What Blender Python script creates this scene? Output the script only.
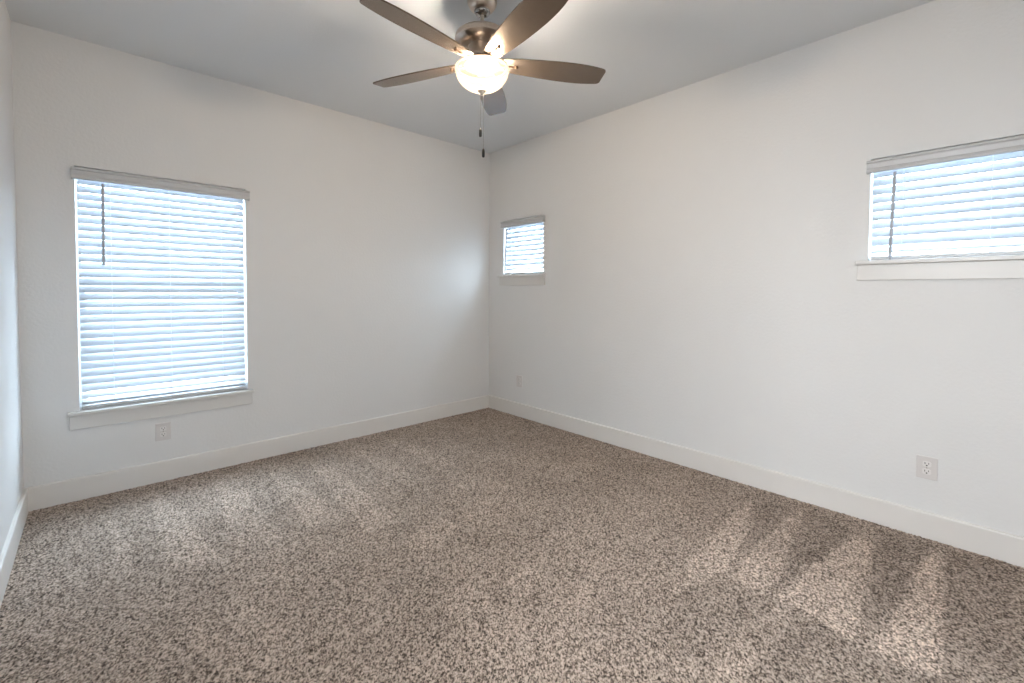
import bpy, bmesh, math, random
import numpy as np
from mathutils import Vector, Matrix

for o in list(bpy.data.objects):
    bpy.data.objects.remove(o, do_unlink=True)
SC = bpy.context.scene
COL = SC.collection
rnd = random.Random(7)
PI = math.pi

# ------------------------------------------------------------------ camera
CAM_LOC = Vector((-3.1301, -3.7211, 1.2626))
YAW, PITCH, ROLL = .8203, -.0295, .0043
fwd = Vector((math.cos(PITCH) * math.cos(YAW), math.cos(PITCH) * math.sin(YAW), math.sin(PITCH)))
rgt = Vector((math.sin(YAW), -math.cos(YAW), 0))
upv = rgt.cross(fwd)
r2 = rgt * math.cos(ROLL) + upv * math.sin(ROLL)
u2 = -rgt * math.sin(ROLL) + upv * math.cos(ROLL)
cam_d = bpy.data.cameras.new('camera')
cam = bpy.data.objects.new('camera', cam_d)
COL.objects.link(cam)
m = Matrix((r2, u2, -fwd)).transposed().to_4x4()
m.translation = CAM_LOC
cam.matrix_world = m
cam_d.sensor_width = 36
cam_d.lens = 448.39 / 1024 * 36
cam_d.shift_y = -36.87 / 1024
cam_d.clip_start = .02
SC.camera = cam

# ------------------------------------------------------------------ world, lights, exposure
SC.view_settings.view_transform = 'Standard'
SC.view_settings.look = 'None'
SC.view_settings.exposure = 1.24
SC.view_settings.gamma = 1
SC.view_settings.use_curve_mapping = False
SC.cycles.use_denoising = True
SC.cycles.denoising_input_passes = 'RGB_ALBEDO_NORMAL'
SC.cycles.denoising_prefilter = 'ACCURATE'
SC.cycles.max_bounces = 14
SC.cycles.diffuse_bounces = 8
SC.cycles.sample_clamp_indirect = 6
SC.cycles.caustics_reflective = False
SC.cycles.caustics_refractive = False

SKY_STRENGTH = 9.6
FAN_BULB_W = 36
HALL_FILL_W = 47
ENTRY_FILL_W = 19

world = bpy.data.worlds.new('sky')
SC.world = world
world.use_nodes = True
bg = world.node_tree.nodes['Background']
bg.inputs[0].default_value = (.68, .83, 1.0, 1)
bg.inputs[1].default_value = SKY_STRENGTH


def lamp(name, kind, loc, energy, color, **kw):
    d = bpy.data.lights.new(name, kind)
    d.energy = energy
    d.color = color
    for k, v in kw.items():
        setattr(d, k, v)
    o = bpy.data.objects.new(name, d)
    o.location = loc
    COL.objects.link(o)
    return o


sun = lamp('sun', 'SUN', (-6, -6, 14), 8, (.86, .93, 1.0), angle=.02)
sun.rotation_euler = Vector((math.cos(1.25) * .7, math.cos(1.25) * .714, -math.sin(1.25))).to_track_quat('-Z', 'Y').to_euler()

W, HC, YF, TW = 3.439, 2.74, -4.3, .15     # room width, ceiling height, front wall, wall thickness
# added fill lamp in the invented hallway beyond the left wall
h = lamp('hall_fill', 'AREA', (-5.35, -3.55, 1.9), HALL_FILL_W, (.91, .96, 1.0), shape='RECTANGLE', size=1.0, size_y=1.0)
h.rotation_euler = (PI / 2, 0, -PI / 2)
# second fill lamp, added in an invented entry passage behind the camera
h = lamp('entry_fill', 'AREA', (-1.9, -6.2, 1.9), ENTRY_FILL_W, (.82, .92, 1.0), shape='RECTANGLE', size=1.2, size_y=1.0)
h.rotation_euler = (PI / 2, 0, 0)
# sky portals in the three window openings
for nm, loc, rot, sx, sy in (('window_daylight_portal', (-2.758, .2, 1.23), (-PI / 2, 0, 0), .92, 1.42),
                             ('window_daylight_portal', (.2, -.515, 1.67), (PI / 2, 0, PI / 2), .6, .52),
                             ('window_daylight_portal', (.2, -3.544, 1.67), (PI / 2, 0, PI / 2), .62, .52)):
    p = lamp(nm, 'AREA', loc, 1, (1, 1, 1), shape='RECTANGLE', size=sx, size_y=sy)
    p.rotation_euler = rot
    p.data.cycles.is_portal = True


# ------------------------------------------------------------------ materials
def new_mat(name):
    mt = bpy.data.materials.new(name)
    mt.use_nodes = True
    nt = mt.node_tree
    return mt, nt, nt.nodes['Principled BSDF']


def simple(name, color, rough=.5, metal=0.0, spec=.5, coat=0.0, noise=0.0, nscale=40.0, bump=0.0, bscale=200.0):
    mt, nt, b = new_mat(name)
    b.inputs['Base Color'].default_value = (*color, 1)
    b.inputs['Roughness'].default_value = rough
    b.inputs['Metallic'].default_value = metal
    b.inputs['Specular IOR Level'].default_value = spec
    b.inputs['Coat Weight'].default_value = coat
    tc = nt.nodes.new('ShaderNodeTexCoord')
    if noise:
        n = nt.nodes.new('ShaderNodeTexNoise')
        n.inputs['Scale'].default_value = nscale
        n.inputs['Detail'].default_value = 4
        nt.links.new(tc.outputs['Object'], n.inputs['Vector'])
        r = nt.nodes.new('ShaderNodeMapRange')
        r.inputs['To Min'].default_value = 1 - noise
        r.inputs['To Max'].default_value = 1 + noise
        nt.links.new(n.outputs['Fac'], r.inputs['Value'])
        mx = nt.nodes.new('ShaderNodeVectorMath')
        mx.operation = 'SCALE'
        mx.inputs[0].default_value = color
        nt.links.new(r.outputs[0], mx.inputs['Scale'])
        nt.links.new(mx.outputs[0], b.inputs['Base Color'])
    if bump:
        n = nt.nodes.new('ShaderNodeTexNoise')
        n.inputs['Scale'].default_value = bscale
        n.inputs['Detail'].default_value = 3
        nt.links.new(tc.outputs['Object'], n.inputs['Vector'])
        bp = nt.nodes.new('ShaderNodeBump')
        bp.inputs['Strength'].default_value = bump
        bp.inputs['Distance'].default_value = .002
        nt.links.new(n.outputs['Fac'], bp.inputs['Height'])
        nt.links.new(bp.outputs[0], b.inputs['Normal'])
    return mt


M_WALL = simple('wall_paint', (.722, .718, .712), .75, spec=.25, noise=.012, nscale=6, bump=.7, bscale=60)
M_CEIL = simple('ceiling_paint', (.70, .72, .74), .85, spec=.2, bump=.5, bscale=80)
M_TRIM = simple('trim_semigloss', (.735, .71, .68), .35, spec=.4, noise=.008, nscale=12)
M_SILL = simple('sill_semigloss_shaded', (.66, .645, .625), .35, spec=.4)  # darker copy of the trim: weaker light on front faces put into colour
M_VINYL = simple('window_vinyl', (.80, .80, .80), .35)
M_VALANCE = simple('blind_white_shaded', (.52, .52, .525), .4)  # white darkened in the colour to stand for dimly lit front faces
M_PLATE = simple('outlet_plastic', (.65, .62, .605), .35)
M_RECEPT = simple('receptacle_plastic', (.73, .705, .69), .3)
M_SLOT = simple('slot_dark', (.03, .028, .026), .6)
M_NICKEL = simple('brushed_nickel', (.58, .50, .43), .33, metal=1.0, noise=.05, nscale=60)
M_CHROME = simple('dark_chrome', (.30, .29, .28), .12, metal=1.0)
M_BLADE = simple('blade_laminate', (.19, .148, .115), .22, metal=.5, noise=.08, nscale=25)
M_BRONZE = simple('bronze_trim', (.22, .15, .10), .4, metal=.8)
M_FOB = simple('black_pull', (.012, .010, .010), .4)
M_CHAIN = simple('bead_chain', (.22, .20, .18), .35, metal=.9)
M_WAND = simple('wand_plastic', (.40, .42, .45), .5)
M_SCREW = simple('screw_metal', (.35, .30, .25), .35, metal=.9)
M_SUB = simple('floor_board', (.35, .3, .25), .8, noise=.1)
M_GROUND = simple('outdoor_ground', (.70, .70, .70), .9, noise=.1, nscale=2)
M_DOORPAINT = simple('added_passage_paint', (.74, .72, .70), .7)


def slat_mat(name, color, through):
    mt, nt, b = new_mat(name)
    b.inputs['Base Color'].default_value = color
    b.inputs['Roughness'].default_value = .45
    tr = nt.nodes.new('ShaderNodeBsdfTranslucent')
    tr.inputs['Color'].default_value = (.74, .80, .88, 1)
    mx = nt.nodes.new('ShaderNodeMixShader')
    mx.inputs[0].default_value = through
    nt.links.new(b.outputs[0], mx.inputs[1])
    nt.links.new(tr.outputs[0], mx.inputs[2])
    nt.links.new(mx.outputs[0], nt.nodes['Material Output'].inputs['Surface'])
    return mt


M_SLAT = slat_mat('slat_vinyl', (.50, .51, .525, 1), .22)
M_CORD = slat_mat('cord_weave', (.88, .89, .90, 1), .6)


def glass_mat():
    mt, nt, b = new_mat('pane_glass')
    gl = nt.nodes.new('ShaderNodeBsdfGlossy')
    gl.inputs['Roughness'].default_value = .02
    tr = nt.nodes.new('ShaderNodeBsdfTransparent')
    tr.inputs['Color'].default_value = (.93, .96, .96, 1)
    mx = nt.nodes.new('ShaderNodeMixShader')
    mx.inputs[0].default_value = .05
    nt.links.new(tr.outputs[0], mx.inputs[1])
    nt.links.new(gl.outputs[0], mx.inputs[2])
    nt.links.new(mx.outputs[0], nt.nodes['Material Output'].inputs['Surface'])
    return mt


M_GLASS = glass_mat()


def bowl_mat():
    # frosted glass that glows from the bulbs inside it
    mt, nt, b = new_mat('frosted_bowl_glass')
    b.inputs['Base Color'].default_value = (.02, .018, .015, 1)
    b.inputs['Roughness'].default_value = .22
    b.inputs['Emission Color'].default_value = (1.0, .82, .58, 1)
    b.inputs['Emission Strength'].default_value = .30
    tl = nt.nodes.new('ShaderNodeBsdfTranslucent')
    tl.inputs['Color'].default_value = (.007, .0056, .004, 1)
    ad = nt.nodes.new('ShaderNodeAddShader')
    nt.links.new(b.outputs[0], ad.inputs[0])
    nt.links.new(tl.outputs[0], ad.inputs[1])
    tr = nt.nodes.new('ShaderNodeBsdfTransparent')
    tr.inputs['Color'].default_value = (1, .93, .82, 1)
    mx = nt.nodes.new('ShaderNodeMixShader')
    mx.inputs[0].default_value = .30
    nt.links.new(ad.outputs[0], mx.inputs[1])
    nt.links.new(tr.outputs[0], mx.inputs[2])
    nt.links.new(mx.outputs[0], nt.nodes['Material Output'].inputs['Surface'])
    return mt


M_BOWL = bowl_mat()


def carpet_mat():
    mt, nt, b = new_mat('carpet_yarn')
    at = nt.nodes.new('ShaderNodeAttribute')
    at.attribute_name = 'yarn'
    nap = nt.nodes.new('ShaderNodeAttribute')
    nap.attribute_name = 'nap'
    cr = nt.nodes.new('ShaderNodeValToRGB')
    e = cr.color_ramp.elements
    e[0].position, e[0].color = 0.0, (.045, .034, .027, 1)
    e[1].position, e[1].color = 1.0, (.62, .51, .425, 1)
    for pos, c in ((.22, (.11, .086, .07, 1)), (.5, (.25, .197, .162, 1)), (.8, (.45, .365, .305, 1))):
        q = e.new(pos)
        q.color = c
    nt.links.new(at.outputs['Fac'], cr.inputs[0])
    mx = nt.nodes.new('ShaderNodeVectorMath')
    mx.operation = 'SCALE'
    nt.links.new(cr.outputs[0], mx.inputs[0])
    nt.links.new(nap.outputs['Fac'], mx.inputs['Scale'])
    nt.links.new(mx.outputs[0], b.inputs['Base Color'])
    b.inputs['Roughness'].default_value = .95
    b.inputs['Specular IOR Level'].default_value = .1
    return mt


M_CARPET = carpet_mat()


# ------------------------------------------------------------------ mesh helpers
def box(bm, x0, x1, y0, y1, z0, z1, bev=0.0, seg=2):
    g = bmesh.ops.create_cube(bm, size=1)
    vs = g['verts']
    for v in vs:
        v.co = Vector(((x0 + x1) / 2 + v.co.x * (x1 - x0), (y0 + y1) / 2 + v.co.y * (y1 - y0), (z0 + z1) / 2 + v.co.z * (z1 - z0)))
    if bev:
        es = list({e for v in vs for e in v.link_edges})
        bmesh.ops.bevel(bm, geom=es, offset=bev, segments=seg, profile=.5, affect='EDGES')


def lathe(bm, prof, n=48, center=(0, 0, 0)):
    """prof: list of (radius, z)"""
    rings = []
    for r, z in prof:
        if r < 1e-5:
            rings.append([bm.verts.new((center[0], center[1], center[2] + z))])
        else:
            rings.append([bm.verts.new((center[0] + r * math.cos(2 * PI * k / n), center[1] + r * math.sin(2 * PI * k / n), center[2] + z)) for k in range(n)])
    for a, b in zip(rings, rings[1:]):
        for k in range(n):
            k2 = (k + 1) % n
            if len(a) == 1 and len(b) == 1:
                continue
            if len(a) == 1:
                bm.faces.new((a[0], b[k], b[k2]))
            elif len(b) == 1:
                bm.faces.new((a[k], b[0], a[k2]))
            else:
                bm.faces.new((a[k], b[k], b[k2], a[k2]))


def rod(bm, a, b, r, n=10, r_end=None):
    a, b = Vector(a), Vector(b)
    d = (b - a).normalized()
    t = d.orthogonal().normalized()
    s = d.cross(t)
    re = r if r_end is None else r_end
    A = [bm.verts.new(a + (t * math.cos(2 * PI * k / n) + s * math.sin(2 * PI * k / n)) * r) for k in range(n)]
    B = [bm.verts.new(b + (t * math.cos(2 * PI * k / n) + s * math.sin(2 * PI * k / n)) * re) for k in range(n)]
    for k in range(n):
        bm.faces.new((A[k], A[(k + 1) % n], B[(k + 1) % n], B[k]))
    bm.faces.new(A[::-1])
    bm.faces.new(B)


def extrude_profile(bm, prof, x0, x1):
    """closed profile of (y, z) points swept along x"""
    A = [bm.verts.new((x0, y, z)) for y, z in prof]
    B = [bm.verts.new((x1, y, z)) for y, z in prof]
    n = len(prof)
    for k in range(n):
        bm.faces.new((A[k], A[(k + 1) % n], B[(k + 1) % n], B[k]))
    bm.faces.new(A[::-1])
    bm.faces.new(B)


def obj(name, bm, mat, parent=None, smooth=False, angle=None):
    me = bpy.data.meshes.new(name)
    bmesh.ops.recalc_face_normals(bm, faces=bm.faces)
    bm.to_mesh(me)
    bm.free()
    me.materials.append(mat)
    if smooth:
        for p in me.polygons:
            p.use_smooth = True
        if angle:
            me.set_sharp_from_angle(angle=math.radians(angle))
    o = bpy.data.objects.new(name, me)
    COL.objects.link(o)
    if parent:
        o.parent = parent
    return o


def NB():
    return bmesh.new()


def struct(name, bm, mat, parent=None, **kw):
    o = obj(name, bm, mat, parent, **kw)
    if parent is None:
        o['kind'] = 'structure'
    return o


def thing(name, label, cat, loc=(0, 0, 0), rotz=0, group=None):
    o = bpy.data.objects.new(name, None)
    o.empty_display_size = .05
    o.location = loc
    o.rotation_euler = (0, 0, rotz)
    COL.objects.link(o)
    o['label'] = label
    o['category'] = cat
    if group:
        o['group'] = group
    return o


# ------------------------------------------------------------------ room shell
# window openings: (start, end, z0, z1)
LWIN = (-3.203, -2.313, .535, 1.995)          # along x in wall_back
SWIN = (-.797, -.232, 1.432, 1.995)           # along y in wall_right, by the corner
RWIN = (-3.843, -3.246, 1.440, 1.995)         # along y in wall_right, by the camera

bm = NB()
box(bm, -W - TW, TW, YF - TW, TW, -.15, -.012)
struct('floor', bm, M_SUB)
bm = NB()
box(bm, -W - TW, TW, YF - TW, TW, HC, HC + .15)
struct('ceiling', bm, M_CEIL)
def slab_with_holes(bm, a0, a1, z0, z1, holes, put):
    cuts = sorted({a0, a1, *[h[0] for h in holes], *[h[1] for h in holes]})
    for s, e in zip(cuts, cuts[1:]):
        hs = [h for h in holes if h[0] <= s + 1e-6 and h[1] >= e - 1e-6]
        if hs:
            put(bm, s, e, z0, hs[0][2])
            put(bm, s, e, hs[0][3], z1)
        else:
            put(bm, s, e, z0, z1)


bm = NB()
slab_with_holes(bm, -W, TW, -.012, HC, [LWIN], lambda b, s, e, z0, z1: box(b, s, e, 0, TW, z0, z1) if z1 > z0 else None)
struct('wall_back', bm, M_WALL)
bm = NB()
slab_with_holes(bm, YF - TW, 0, -.012, HC, [SWIN, RWIN], lambda b, s, e, z0, z1: box(b, 0, TW, s, e, z0, z1))
struct('wall_right', bm, M_WALL)
DOORY = (-4.1, -3.0)  # unseen doorway added to let the hall fill in
bm = NB()
for s, e, z0, z1 in ((YF - TW, DOORY[0], -.012, HC), (DOORY[1], TW, -.012, HC), (DOORY[0], DOORY[1], 2.06, HC)):
    box(bm, -W - TW, -W, s, e, z0, z1)
struct('wall_left', bm, M_WALL)
bm = NB()
DOORX = (-2.6, -1.2)  # unseen opening added to let the entry fill in
for s, e, z0, z1 in ((-W, DOORX[0], -.012, HC), (DOORX[1], 0, -.012, HC), (DOORX[0], DOORX[1], 2.06, HC)):
    box(bm, s, e, YF - TW, YF, z0, z1)
struct('wall_front', bm, M_WALL)
EY = -6.3  # entry passage is invented, added behind the camera around its fill lamp
bm = NB()
box(bm, DOORX[0] - .15, DOORX[0] - .05, EY, YF - TW, -.012, 2.5)
box(bm, DOORX[1] + .05, DOORX[1] + .15, EY, YF - TW, -.012, 2.5)
box(bm, DOORX[0] - .15, DOORX[1] + .15, EY - .1, EY, -.012, 2.5)
struct('wall_added_entry', bm, M_DOORPAINT)
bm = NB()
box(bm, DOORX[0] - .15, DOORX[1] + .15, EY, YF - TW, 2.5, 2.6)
struct('ceiling_added_entry', bm, M_CEIL)
bm = NB()
box(bm, DOORX[0] - .15, DOORX[1] + .15, EY, YF - TW, -.15, -.012)
struct('floor_added_entry', bm, M_SUB)
# unseen hallway, invented beyond the left wall to house its fill lamp
HX = -5.4
bm = NB()
box(bm, HX, -W - TW, DOORY[1] + .05, DOORY[1] + .15, -.012, 2.5)
box(bm, HX, -W - TW, DOORY[0] - .15, DOORY[0] - .05, -.012, 2.5)
box(bm, HX - .1, HX, DOORY[0] - .15, DOORY[1] + .15, -.012, 2.5)
struct('wall_added_hall', bm, M_DOORPAINT)
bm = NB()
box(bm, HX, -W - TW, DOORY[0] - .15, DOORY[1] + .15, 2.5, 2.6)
struct('ceiling_added_hall', bm, M_CEIL)
bm = NB()
box(bm, HX, -W - TW, DOORY[0] - .15, DOORY[1] + .15, -.15, -.012)
struct('floor_added_hall', bm, M_SUB)
bm = NB()
box(bm, -30, 30, .4, 40, -.5, -.35)
box(bm, .4, 30, -30, .4, -.5, -.35)
struct('ground', bm, M_GROUND)

# baseboards: square-edged boards with an eased top edge
BH, BT = .135, .017
BPROF = [(0, -.012), (0, BH), (-BT + .006, BH), (-BT + .0015, BH - .0025), (-BT, BH - .007), (-BT, -.012)]
bm = NB()
extrude_profile(bm, BPROF, -W, 0)
struct('baseboard_back', bm, M_TRIM)


def baseboard(name, length, rotz, loc, trim0=0.0, trim1=0.0):
    b = NB()
    extrude_profile(b, BPROF, trim0, length - trim1)
    bmesh.ops.transform(b, matrix=Matrix.Translation(loc) @ Matrix.Rotation(rotz, 4, 'Z'), verts=b.verts)
    return struct(name, b, M_TRIM)


baseboard('baseboard_right', -YF, -PI / 2, (0, 0, 0), BT)
baseboard('baseboard_left', -DOORY[1], PI / 2, (-W, DOORY[1], 0), 0, BT)
baseboard('baseboard_front', -DOORX[1], PI, (0, YF, 0), BT)


# ------------------------------------------------------------------ windows (frame, panes, stool, apron)
def window(name, win, rotz, origin, hung):
    """Built with local x along the wall, y into the wall (+ is outdoors), then turned into place."""
    a0, a1, z0, z1 = win
    T = Matrix.Translation(origin) @ Matrix.Rotation(rotz, 4, 'Z')

    def fin(nm, b, mat, parent=None, **kw):
        bmesh.ops.transform(b, matrix=T, verts=b.verts)
        return struct(nm, b, mat, parent, **kw)
    f = .020
    b = NB()
    y0, y1 = .085, .145
    for x0, x1, c0, c1 in ((a0, a0 + f, z0, z1), (a1 - f, a1, z0, z1), (a0 + f, a1 - f, z0, z0 + f), (a0 + f, a1 - f, z1 - f, z1)):
        box(b, x0, x1, y0, y1, c0, c1, .003)
    if hung:
        zm = (z0 + z1) / 2 + .01
        box(b, a0 + f, a1 - f, y0 + .005, y1 - .012, zm - .022, zm + .022, .003)
        for x0, x1 in ((a0 + f, a0 + f + .016), (a1 - f - .016, a1 - f)):
            box(b, x0, x1, y0 + .005, y0 + .03, z0 + f, zm - .022, .003)
        box(b, a0 + f, a1 - f, y0 + .005, y0 + .03, z0 + f, z0 + f + .02, .003)
    root = fin(name, b, M_VINYL)
    b = NB()
    box(b, a0 + f - .004, a1 - f + .004, .118, .122, z0 + f - .004, z1 - f + .004)
    fin('glass_pane', b, M_GLASS, root)
    b = NB()
    box(b, a0 - .052, a1 + .032, -.042, 0, z0 - .022, z0, .004)
    box(b, a0 + .001, a1 - .001, -.002, .084, z0 - .003, z0 + .001)
    fin('sill', b, M_SILL, root)
    b = NB()
    box(b, a0 - .046, a1 + .026, -.019, 0, z0 - .108, z0 - .022, .003)
    fin('apron', b, M_SILL, root)
    return root


ROT_R = -PI / 2      # local +x -> world -y, local +y -> world +x


def flip(win):
    return (-win[1], -win[0], win[2], win[3])


window('window_1', LWIN, 0, (0, 0, 0), True)
window('window_2', flip(SWIN), ROT_R, (0, 0, 0), False)
window('window_3', flip(RWIN), ROT_R, (0, 0, 0), False)


# ------------------------------------------------------------------ faux-wood blinds
PITCH_S = .0463
SLAT_W, SLAT_T = .050, .0028


def blind(win, rotz, label, wand, cords, extra, tilt_deg):
    TILT = -math.radians(tilt_deg)
    a0, a1, z0, z1 = win
    root = thing('window_blind', label, 'window blind', (0, 0, 0), rotz, 'white slatted window blinds')
    x0, x1 = a0 + .008, a1 - .008
    yc = .036
    # valance with a small crown profile and returned ends, hung just proud of the wall
    b = NB()
    zt = 1.981
    vp = [(-.001, zt), (-.030, zt), (-.034, zt - .004), (-.034, zt - .010), (-.026, zt - .016), (-.024, zt - .040),
          (-.028, zt - .046), (-.032, zt - .054), (-.032, zt - .062), (-.029, zt - .066), (-.018, zt - .066), (-.016, zt - .012), (-.001, zt - .012)]
    extrude_profile(b, vp, a0 - .014, a1 + .022)
    for e0, e1 in ((a0 - .014, a0 - .006), (a1 + .014, a1 + .022)):
        box(b, e0, e1, -.018, -.001, zt - .066, zt - .012)
    obj('valance', b, M_VALANCE, root)
    b = NB()
    box(b, x0, x1, .008, .062, z1 - .030, z1 - .002, .002)
    obj('headrail', b, M_VALANCE, root)
    # slats: gently crowned, room edge up
    b = NB()
    top = z1 - .081
    zrail = z0 + .024
    zs = []
    z = top
    while z > zrail + .030:
        zs.append(z)
        z -= PITCH_S
    nrem = extra
    for k, zc in enumerate(zs + [zrail + .014 + .010 * j for j in range(nrem)]):
        t = TILT if k < len(zs) else -math.radians(14)
        if k == len(zs) - 1:
            t = -math.radians(38)
        t += rnd.uniform(-.02, .02)
        n = 6
        topv, botv = [], []
        for i in range(n + 1):
            u = (i / n - .5) * SLAT_W
            crown = .0022 * (1 - (2 * i / n - 1) ** 2)
            for lst, dz in ((topv, crown + SLAT_T / 2), (botv, crown - SLAT_T / 2)):
                # u<0 is the room edge
                y = yc + u * math.cos(t) + dz * math.sin(t)
                zz = zc - u * math.sin(t) + dz * math.cos(t)
                lst.append((y, zz))
        extrude_profile(b, topv + botv[::-1], x0, x1)
    obj('slats', b, M_SLAT, root, smooth=True, angle=35)
    b = NB()
    box(b, x0, x1, yc - .026, yc + .026, z0 + .003, zrail - .001, .004)
    obj('bottom_rail', b, M_VALANCE, root)
    for cx in cords:
        b = NB()
        ry = SLAT_W / 2 * math.cos(TILT) + .003
        for yy in (yc - ry, yc + ry):
            box(b, cx - .0013, cx + .0013, yy - .0006, yy + .0006, zrail, z1 - .045)
        obj('ladder_cord', b, M_CORD, root)
    (wx0, wz0), (wx1, wz1) = wand
    b = NB()
    rod(b, (wx0, -.008, wz0), (wx1, -.012, wz1 + .03), .0078, 8)
    rod(b, (wx1, -.012, wz1 + .03), (wx1, -.012, wz1), .0078, 8)
    box(b, wx0 - .002, wx0 + .002, -.010, .010, wz0 - .004, wz0 + .002)
    obj('tilt_wand', b, M_WAND, root)
    return root


blind(LWIN, 0, 'tall white slatted blind over the large window in the left wall', ((-3.079, 1.905), (-3.083, 1.412)), (-3.046, -2.755, -2.463), 2, 59)
blind(flip(SWIN), ROT_R, 'tiny white slatted blind on the small window beside the room corner', ((.289, 1.905), (.272, 1.47)), (.335, .69), 0, 52)
blind(flip(RWIN), ROT_R, 'wide short white blind cut by the right edge of the photo', ((3.350, 1.905), (3.340, 1.43)), (3.383, 3.705), 0, 58)


# ------------------------------------------------------------------ wall outlets
def outlet(loc, rotz, label):
    root = thing('wall_outlet', label, 'electrical outlet', loc, rotz, 'white duplex wall outlets')
    w, hh = .041, .058
    b = NB()
    box(b, -w, w, -.006, 0, -hh, hh, .0025)
    obj('cover_plate', b, M_PLATE, root)
    for s in (1, -1):
        zc = s * .0195
        b = NB()
        n = 24
        ring = []
        for k in range(n):
            a = 2 * PI * k / n
            ring.append((max(-.0165, min(.0165, .019 * math.cos(a))), zc + max(-.0135, min(.0135, .0165 * math.sin(a)))))
        A = [b.verts.new((x, -.0055, z)) for x, z in ring]
        B = [b.verts.new((x, -.0085, z)) for x, z in ring]
        for k in range(n):
            b.faces.new((A[k], A[(k + 1) % n], B[(k + 1) % n], B[k]))
        b.faces.new(B)
        rc = obj('receptacle', b, M_RECEPT, root)
        b = NB()
        box(b, -.0085, -.0058, -.0088, -.0080, zc - .001, zc + .009)
        box(b, .0058, .0082, -.0088, -.0080, zc + .000, zc + .008)
        lathe(b, [(0, -.0004), (.0034, -.0004), (.0034, .0004), (0, .0004)], 12)
        vs = b.verts[-26:]
        bmesh.ops.transform(b, matrix=Matrix.Translation((0, -.0084, zc - .007)) @ Matrix.Rotation(PI / 2, 4, 'X'), verts=vs)
        obj('socket_slots', b, M_SLOT, rc)
    b = NB()
    lathe(b, [(0, .0012), (.002, .001), (.003, 0)], 12)
    bmesh.ops.transform(b, matrix=Matrix.Translation((0, -.006, 0)) @ Matrix.Rotation(PI / 2, 4, 'X'), verts=b.verts)
    obj('screw', b, M_SCREW, root)
    return root


outlet((-2.810, 0, .327), 0, 'white outlet under the large window on the left wall')
outlet((0, -.482, .357), ROT_R, 'small distant white outlet below the tiny corner window')
outlet((0, -3.510, .363), ROT_R, 'white outlet low on the right wall near the photo edge')

# ------------------------------------------------------------------ ceiling fan with light
FX, FY = -1.6606, -1.9136
fan = thing('ceiling_fan', 'brushed nickel five blade ceiling fan with lit glass bowl', 'ceiling fan', (FX, FY, 2.74))
Z = lambda z: z - 2.74          # world height -> local
b = NB()
lathe(b, [(0, Z(2.739)), (.074, Z(2.739)), (.076, Z(2.730)), (.070, Z(2.712)), (.056, Z(2.694)), (.044, Z(2.686)), (0, Z(2.686))])
obj('canopy', b, M_NICKEL, fan, smooth=True, angle=40)
b = NB()
lathe(b, [(0, Z(2.687)), (.040, Z(2.687)), (.041, Z(2.681)), (.034, Z(2.670)), (.022, Z(2.664)), (0, Z(2.664))])
obj('hanger_collar', b, M_CHROME, fan, smooth=True, angle=50)
b = NB()
rod(b, (0, 0, Z(2.668)), (0, 0, Z(2.585)), .0105, 20)
obj('downrod', b, M_NICKEL, fan, smooth=True, angle=40)
b = NB()
lathe(b, [(0, Z(2.592)), (.022, Z(2.592)), (.026, Z(2.584)), (.085, Z(2.578)), (.118, Z(2.570)), (.134, Z(2.558)), (.137, Z(2.546)),
          (.135, Z(2.537)), (.139, Z(2.533)), (.139, Z(2.528)), (.128, Z(2.516)), (.104, Z(2.506)), (.078, Z(2.502)), (0, Z(2.502))], 64)
obj('motor_housing', b, M_NICKEL, fan, smooth=True, angle=40)
b = NB()
lathe(b, [(0, Z(2.504)), (.074, Z(2.504)), (.074, Z(2.462)), (.077, Z(2.458)), (.079, Z(2.452)), (.079, Z(2.440)), (.060, Z(2.437)), (.052, Z(2.430)),
          (.052, Z(2.420)), (0, Z(2.420))], 56)
obj('switch_housing', b, M_NICKEL, fan, smooth=True, angle=40)
b = NB()
lathe(b, [(0, Z(2.421)), (.085, Z(2.421)), (.096, Z(2.415)), (.090, Z(2.409)), (0, Z(2.407))], 40)
lathe(b, [(.122, Z(2.406)), (.132, Z(2.406)), (.134, Z(2.402)), (.132, Z(2.398)), (.122, Z(2.398)), (.122, Z(2.406))], 56)
for k in range(3):
    a = .25 + k * 2 * PI / 3
    rod(b, (.05 * math.cos(a), .05 * math.sin(a), Z(2.411)), (.125 * math.cos(a), .125 * math.sin(a), Z(2.403)), .004, 8)
obj('light_kit_pan', b, M_BRONZE, fan, smooth=True, angle=40)
# glass bowl, hollow
b = NB()
outer = []
for k in range(17):
    a = k / 16 * PI / 2
    outer.append((.138 * math.cos(a) ** .82 if k < 16 else 0, Z(2.392) - .104 * math.sin(a) ** 1.1))
prof = [(.130, Z(2.400)), (.137, Z(2.399))] + outer
lathe(b, prof, 64)
bowl = obj('glass_bowl', b, M_BOWL, fan, smooth=True)
b = NB()
lathe(b, [(.004, Z(2.296)), (.019, Z(2.294)), (.022, Z(2.288)), (.020, Z(2.282)), (.012, Z(2.279)), (.010, Z(2.272)), (.006, Z(2.266)), (0, Z(2.264))], 24)
obj('finial', b, M_NICKEL, bowl, smooth=True, angle=50)


def half_width(r):
    pts = [(.085, .038), (.12, .046), (.20, .058), (.30, .067), (.40, .073), (.48, .0745), (.55, .072), (.61, .065), (.645, .058), (.656, .052), (.660, .044)]
    for (a, wa), (c, wc) in zip(pts, pts[1:]):
        if r <= c:
            u = (r - a) / (c - a)
            return wa + (wc - wa) * u
    return pts[-1][1]


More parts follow.
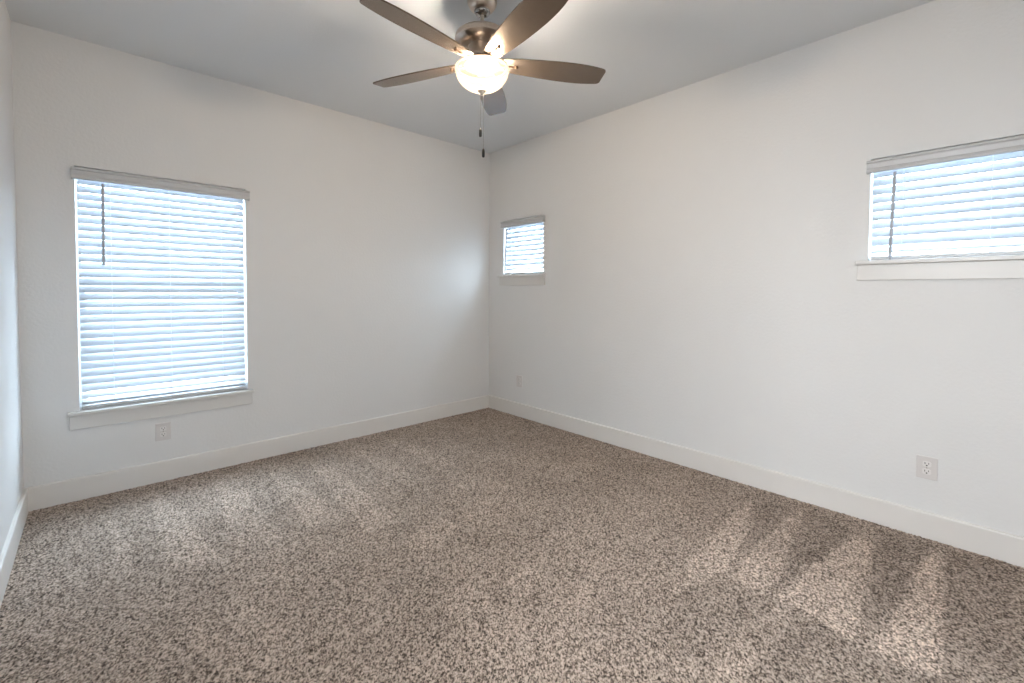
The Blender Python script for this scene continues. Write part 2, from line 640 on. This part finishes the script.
PH = 3.2455
TWIST = math.radians(-12)
blades = []
for k in range(5):
    ang = PH - k * 2 * PI / 5
    T = Matrix.Rotation(ang, 4, 'Z') @ Matrix.Translation((0, 0, Z(2.430))) @ Matrix.Rotation(TWIST, 4, 'X')
    b = NB()
    rs = [.085 + (.645 - .085) * i / 26 for i in range(27)] + [.650, .655, .658, .660]
    T2 = .0035
    grid = []
    for r in rs:
        wd = half_width(r)
        row = []
        for s in (-1, -.97, -.5, 0, .5, .97, 1):
            row.append((r, s * wd, T2 * (.45 if abs(s) == 1 else 1)))
        grid.append(row)
    up = [[b.verts.new(c) for c in row] for row in grid]
    dn = [[b.verts.new((c[0], c[1], -c[2])) for c in row] for row in grid]
    for i in range(len(rs) - 1):
        for j in range(6):
            b.faces.new((up[i][j], up[i + 1][j], up[i + 1][j + 1], up[i][j + 1]))
            b.faces.new((dn[i][j], dn[i][j + 1], dn[i + 1][j + 1], dn[i + 1][j]))
        b.faces.new((up[i][0], dn[i][0], dn[i + 1][0], up[i + 1][0]))
        b.faces.new((up[i][6], up[i + 1][6], dn[i + 1][6], dn[i][6]))
    for i in (0, len(rs) - 1):
        for j in range(6):
            b.faces.new((up[i][j], up[i][j + 1], dn[i][j + 1], dn[i][j]))
    bmesh.ops.transform(b, matrix=T, verts=b.verts)
    bl = obj('blade', b, M_BLADE, fan, smooth=True, angle=40)
    # blade arm: slim rib under the blade root, ending in a round boss
    b = NB()
    box(b, .075, .172, -.0045, .0045, -.0105, -.003, .002)
    lathe(b, [(0, -.014), (.006, -.0135), (.0085, -.011), (.0085, -.003)], 16, (.178, 0, 0))
    for sy in (-1, 1):
        lathe(b, [(0, -.008), (.004, -.0075), (.0055, -.0033)], 12, (.118, sy * .026, 0))
    bmesh.ops.transform(b, matrix=T, verts=b.verts)
    obj('blade_arm', b, M_BRONZE, bl, smooth=True, angle=40)


def pull_chain(off, z_top, z_fob, fob_h):
    ox, oy = rgt.x * off, rgt.y * off
    b = NB()
    z = z_top
    rod(b, (ox, oy, Z(z_top)), (ox, oy, Z(z_fob)), .0006, 5)
    while z > z_fob:
        bmesh.ops.create_icosphere(b, subdivisions=1, radius=.0013, matrix=Matrix.Translation((ox, oy, Z(z))))
        z -= .0048
    ch = obj('pull_chain', b, M_CHAIN, fan)
    b = NB()
    prof = [(0, 0), (.003, -.001), (.0045, -.006), (.0068, -.010), (.0075, -fob_h * .5), (.0072, -fob_h * .85), (.005, -fob_h * .97), (0, -fob_h)]
    lathe(b, prof, 16, (ox, oy, Z(z_fob)))
    obj('pull_fob', b, M_FOB, ch, smooth=True)


pull_chain(-.0075, 2.268, 2.098, .045)
pull_chain(.0075, 2.268, 1.996, .047)
# bulbs inside the bowl
for a in (0.6, 0.6 + 2 * PI / 3, 0.6 + 4 * PI / 3):
    bl = lamp('fan_bulb', 'POINT', (FX + .062 * math.cos(a), FY + .062 * math.sin(a), 2.358), FAN_BULB_W / 3, (1.0, .87, .73), shadow_soft_size=.032)

# ------------------------------------------------------------------ carpet
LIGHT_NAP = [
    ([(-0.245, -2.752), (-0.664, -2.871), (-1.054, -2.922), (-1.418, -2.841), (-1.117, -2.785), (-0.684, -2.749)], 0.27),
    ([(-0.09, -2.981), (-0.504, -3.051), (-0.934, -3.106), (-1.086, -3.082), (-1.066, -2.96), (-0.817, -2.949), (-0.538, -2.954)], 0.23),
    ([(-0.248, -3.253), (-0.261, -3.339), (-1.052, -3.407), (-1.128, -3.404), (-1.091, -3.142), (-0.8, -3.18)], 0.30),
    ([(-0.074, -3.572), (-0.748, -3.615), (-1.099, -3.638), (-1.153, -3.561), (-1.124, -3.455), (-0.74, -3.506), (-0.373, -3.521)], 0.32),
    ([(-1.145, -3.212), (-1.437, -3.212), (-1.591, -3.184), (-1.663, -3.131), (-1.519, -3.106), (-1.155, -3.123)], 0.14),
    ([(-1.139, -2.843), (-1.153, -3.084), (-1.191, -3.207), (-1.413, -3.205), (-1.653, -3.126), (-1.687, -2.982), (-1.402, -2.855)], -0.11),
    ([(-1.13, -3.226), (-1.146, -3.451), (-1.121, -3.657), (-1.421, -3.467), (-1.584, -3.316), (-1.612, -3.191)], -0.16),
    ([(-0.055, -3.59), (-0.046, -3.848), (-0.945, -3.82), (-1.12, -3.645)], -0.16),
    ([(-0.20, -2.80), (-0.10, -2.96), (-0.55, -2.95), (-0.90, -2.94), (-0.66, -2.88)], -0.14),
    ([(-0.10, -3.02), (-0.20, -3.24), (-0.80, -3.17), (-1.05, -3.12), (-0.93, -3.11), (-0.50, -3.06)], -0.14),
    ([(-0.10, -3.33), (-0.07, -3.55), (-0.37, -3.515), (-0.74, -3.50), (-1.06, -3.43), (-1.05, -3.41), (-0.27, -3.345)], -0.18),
    ([(-3.102, -0.27), (-3.073, -1.088), (-3.024, -1.157), (-3.028, -0.737)], 0.17),
    ([(-2.886, -0.137), (-2.917, -1.207), (-2.703, -1.272), (-2.776, -0.568)], 0.20),
    ([(-2.558, -0.231), (-2.658, -1.199), (-2.445, -1.303), (-2.445, -0.461)], 0.21),
    ([(-2.265, -0.317), (-2.318, -1.254), (-2.135, -1.312), (-2.153, -0.512)], 0.20),
    ([(-1.998, -0.349), (-2.111, -1.512), (-1.922, -1.545), (-1.88, -0.521)], 0.17),
    ([(-1.661, -0.272), (-1.674, -1.165), (-1.511, -1.21), (-1.553, -0.401)], 0.15),
    ([(-1.337, -0.236), (-1.392, -1.09), (-1.204, -1.072), (-1.223, -0.375)], 0.15),
    ([(-2.045, -1.734), (-1.736, -1.643), (-1.715, -1.82), (-1.979, -1.877)], 0.18),
    ([(-1.858, -2.32), (-1.695, -2.278), (-1.681, -2.39), (-1.875, -2.431)], 0.18),
    ([(-2.131, -2.196), (-1.948, -2.192), (-1.982, -2.411), (-2.129, -2.364)], 0.19),
]


def value_noise(X, Y, cell, seed):
    g = np.random.RandomState(seed)
    nx, ny = int(5 / cell) + 4, int(6 / cell) + 4
    t = g.rand(nx, ny)
    u, v = (X + 4) / cell, (Y + 5) / cell
    i, j = np.floor(u).astype(int), np.floor(v).astype(int)
    fu, fv = u - i, v - j
    fu, fv = fu * fu * (3 - 2 * fu), fv * fv * (3 - 2 * fv)
    i, j = np.clip(i, 0, nx - 2), np.clip(j, 0, ny - 2)
    return (t[i, j] * (1 - fu) + t[i + 1, j] * fu) * (1 - fv) + (t[i, j + 1] * (1 - fu) + t[i + 1, j + 1] * fu) * fv


def in_poly(X, Y, poly):
    c = np.zeros(X.shape, bool)
    n = len(poly)
    for k in range(n):
        (xa, ya), (xb, yb) = poly[k], poly[(k + 1) % n]
        if ya == yb:
            continue
        c ^= ((ya > Y) != (yb > Y)) & (X < (xb - xa) * (Y - ya) / (yb - ya) + xa)
    return c


def build_carpet():
    st = .0036
    x0, x1, y0, y1 = -W + BT, -BT, YF + BT, -BT
    nx, ny = int((x1 - x0) / st), int((y1 - y0) / st)
    gx, gy = np.meshgrid(np.linspace(x0, x1, nx), np.linspace(y0, y1, ny), indexing='ij')
    g = np.random.RandomState(3)
    jx, jy = gx + (g.rand(nx, ny) - .5) * st * .8, gy + (g.rand(nx, ny) - .5) * st * .8
    for a in (jx, jy):
        pass
    jx[0, :], jx[-1, :], jy[:, 0], jy[:, -1] = x0, x1, y0, y1
    hgt = g.rand(nx, ny)
    clump = value_noise(gx, gy, .010, 11)
    yarn = .5 + 1.35 * (value_noise(gx, gy, .0047, 5) - .5) + .95 * (g.rand(nx, ny) - .5) + .20
    yarn = np.clip(yarn, 0, 1)
    zz = -.004 + .0085 * (.65 * hgt + .35 * clump)
    # nap: strokes of the vacuum cleaner and footprints
    wob = .018
    wx = gx + (value_noise(gx, gy, .05, 21) - .5) * wob + (g.rand(nx, ny) - .5) * .02
    wy = gy + (value_noise(gx, gy, .05, 22) - .5) * wob + (g.rand(nx, ny) - .5) * .03
    nap = np.ones((nx, ny))
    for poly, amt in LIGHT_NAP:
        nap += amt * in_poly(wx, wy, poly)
    nap += .12 * (value_noise(gx, gy, .12, 31) - .5) + .14 * (value_noise(gx, gy, .3, 32) - .5)
    co = np.stack([jx, jy, zz], -1).reshape(-1, 3).astype(np.float32)
    idx = np.arange(nx * ny).reshape(nx, ny)
    q = np.stack([idx[:-1, :-1], idx[1:, :-1], idx[1:, 1:], idx[:-1, 1:]], -1).reshape(-1, 4).astype(np.int32)
    me = bpy.data.meshes.new('carpet')
    me.vertices.add(len(co))
    me.vertices.foreach_set('co', co.ravel())
    me.loops.add(q.size)
    me.loops.foreach_set('vertex_index', q.ravel())
    me.polygons.add(len(q))
    me.polygons.foreach_set('loop_start', np.arange(0, q.size, 4, dtype=np.int32))
    me.update(calc_edges=True)
    me.polygons.foreach_set('use_smooth', np.ones(len(q), bool))
    for nm, arr in (('yarn', yarn), ('nap', nap)):
        at = me.attributes.new(nm, 'FLOAT', 'POINT')
        at.data.foreach_set('value', arr.ravel().astype(np.float32))
    me.materials.append(M_CARPET)
    o = bpy.data.objects.new('carpet', me)
    COL.objects.link(o)
    o['kind'] = 'stuff'
    o['label'] = 'speckled brown and beige cut pile carpet with vacuum marks covering the floor'
    o['category'] = 'carpet'
    return o


build_carpet()
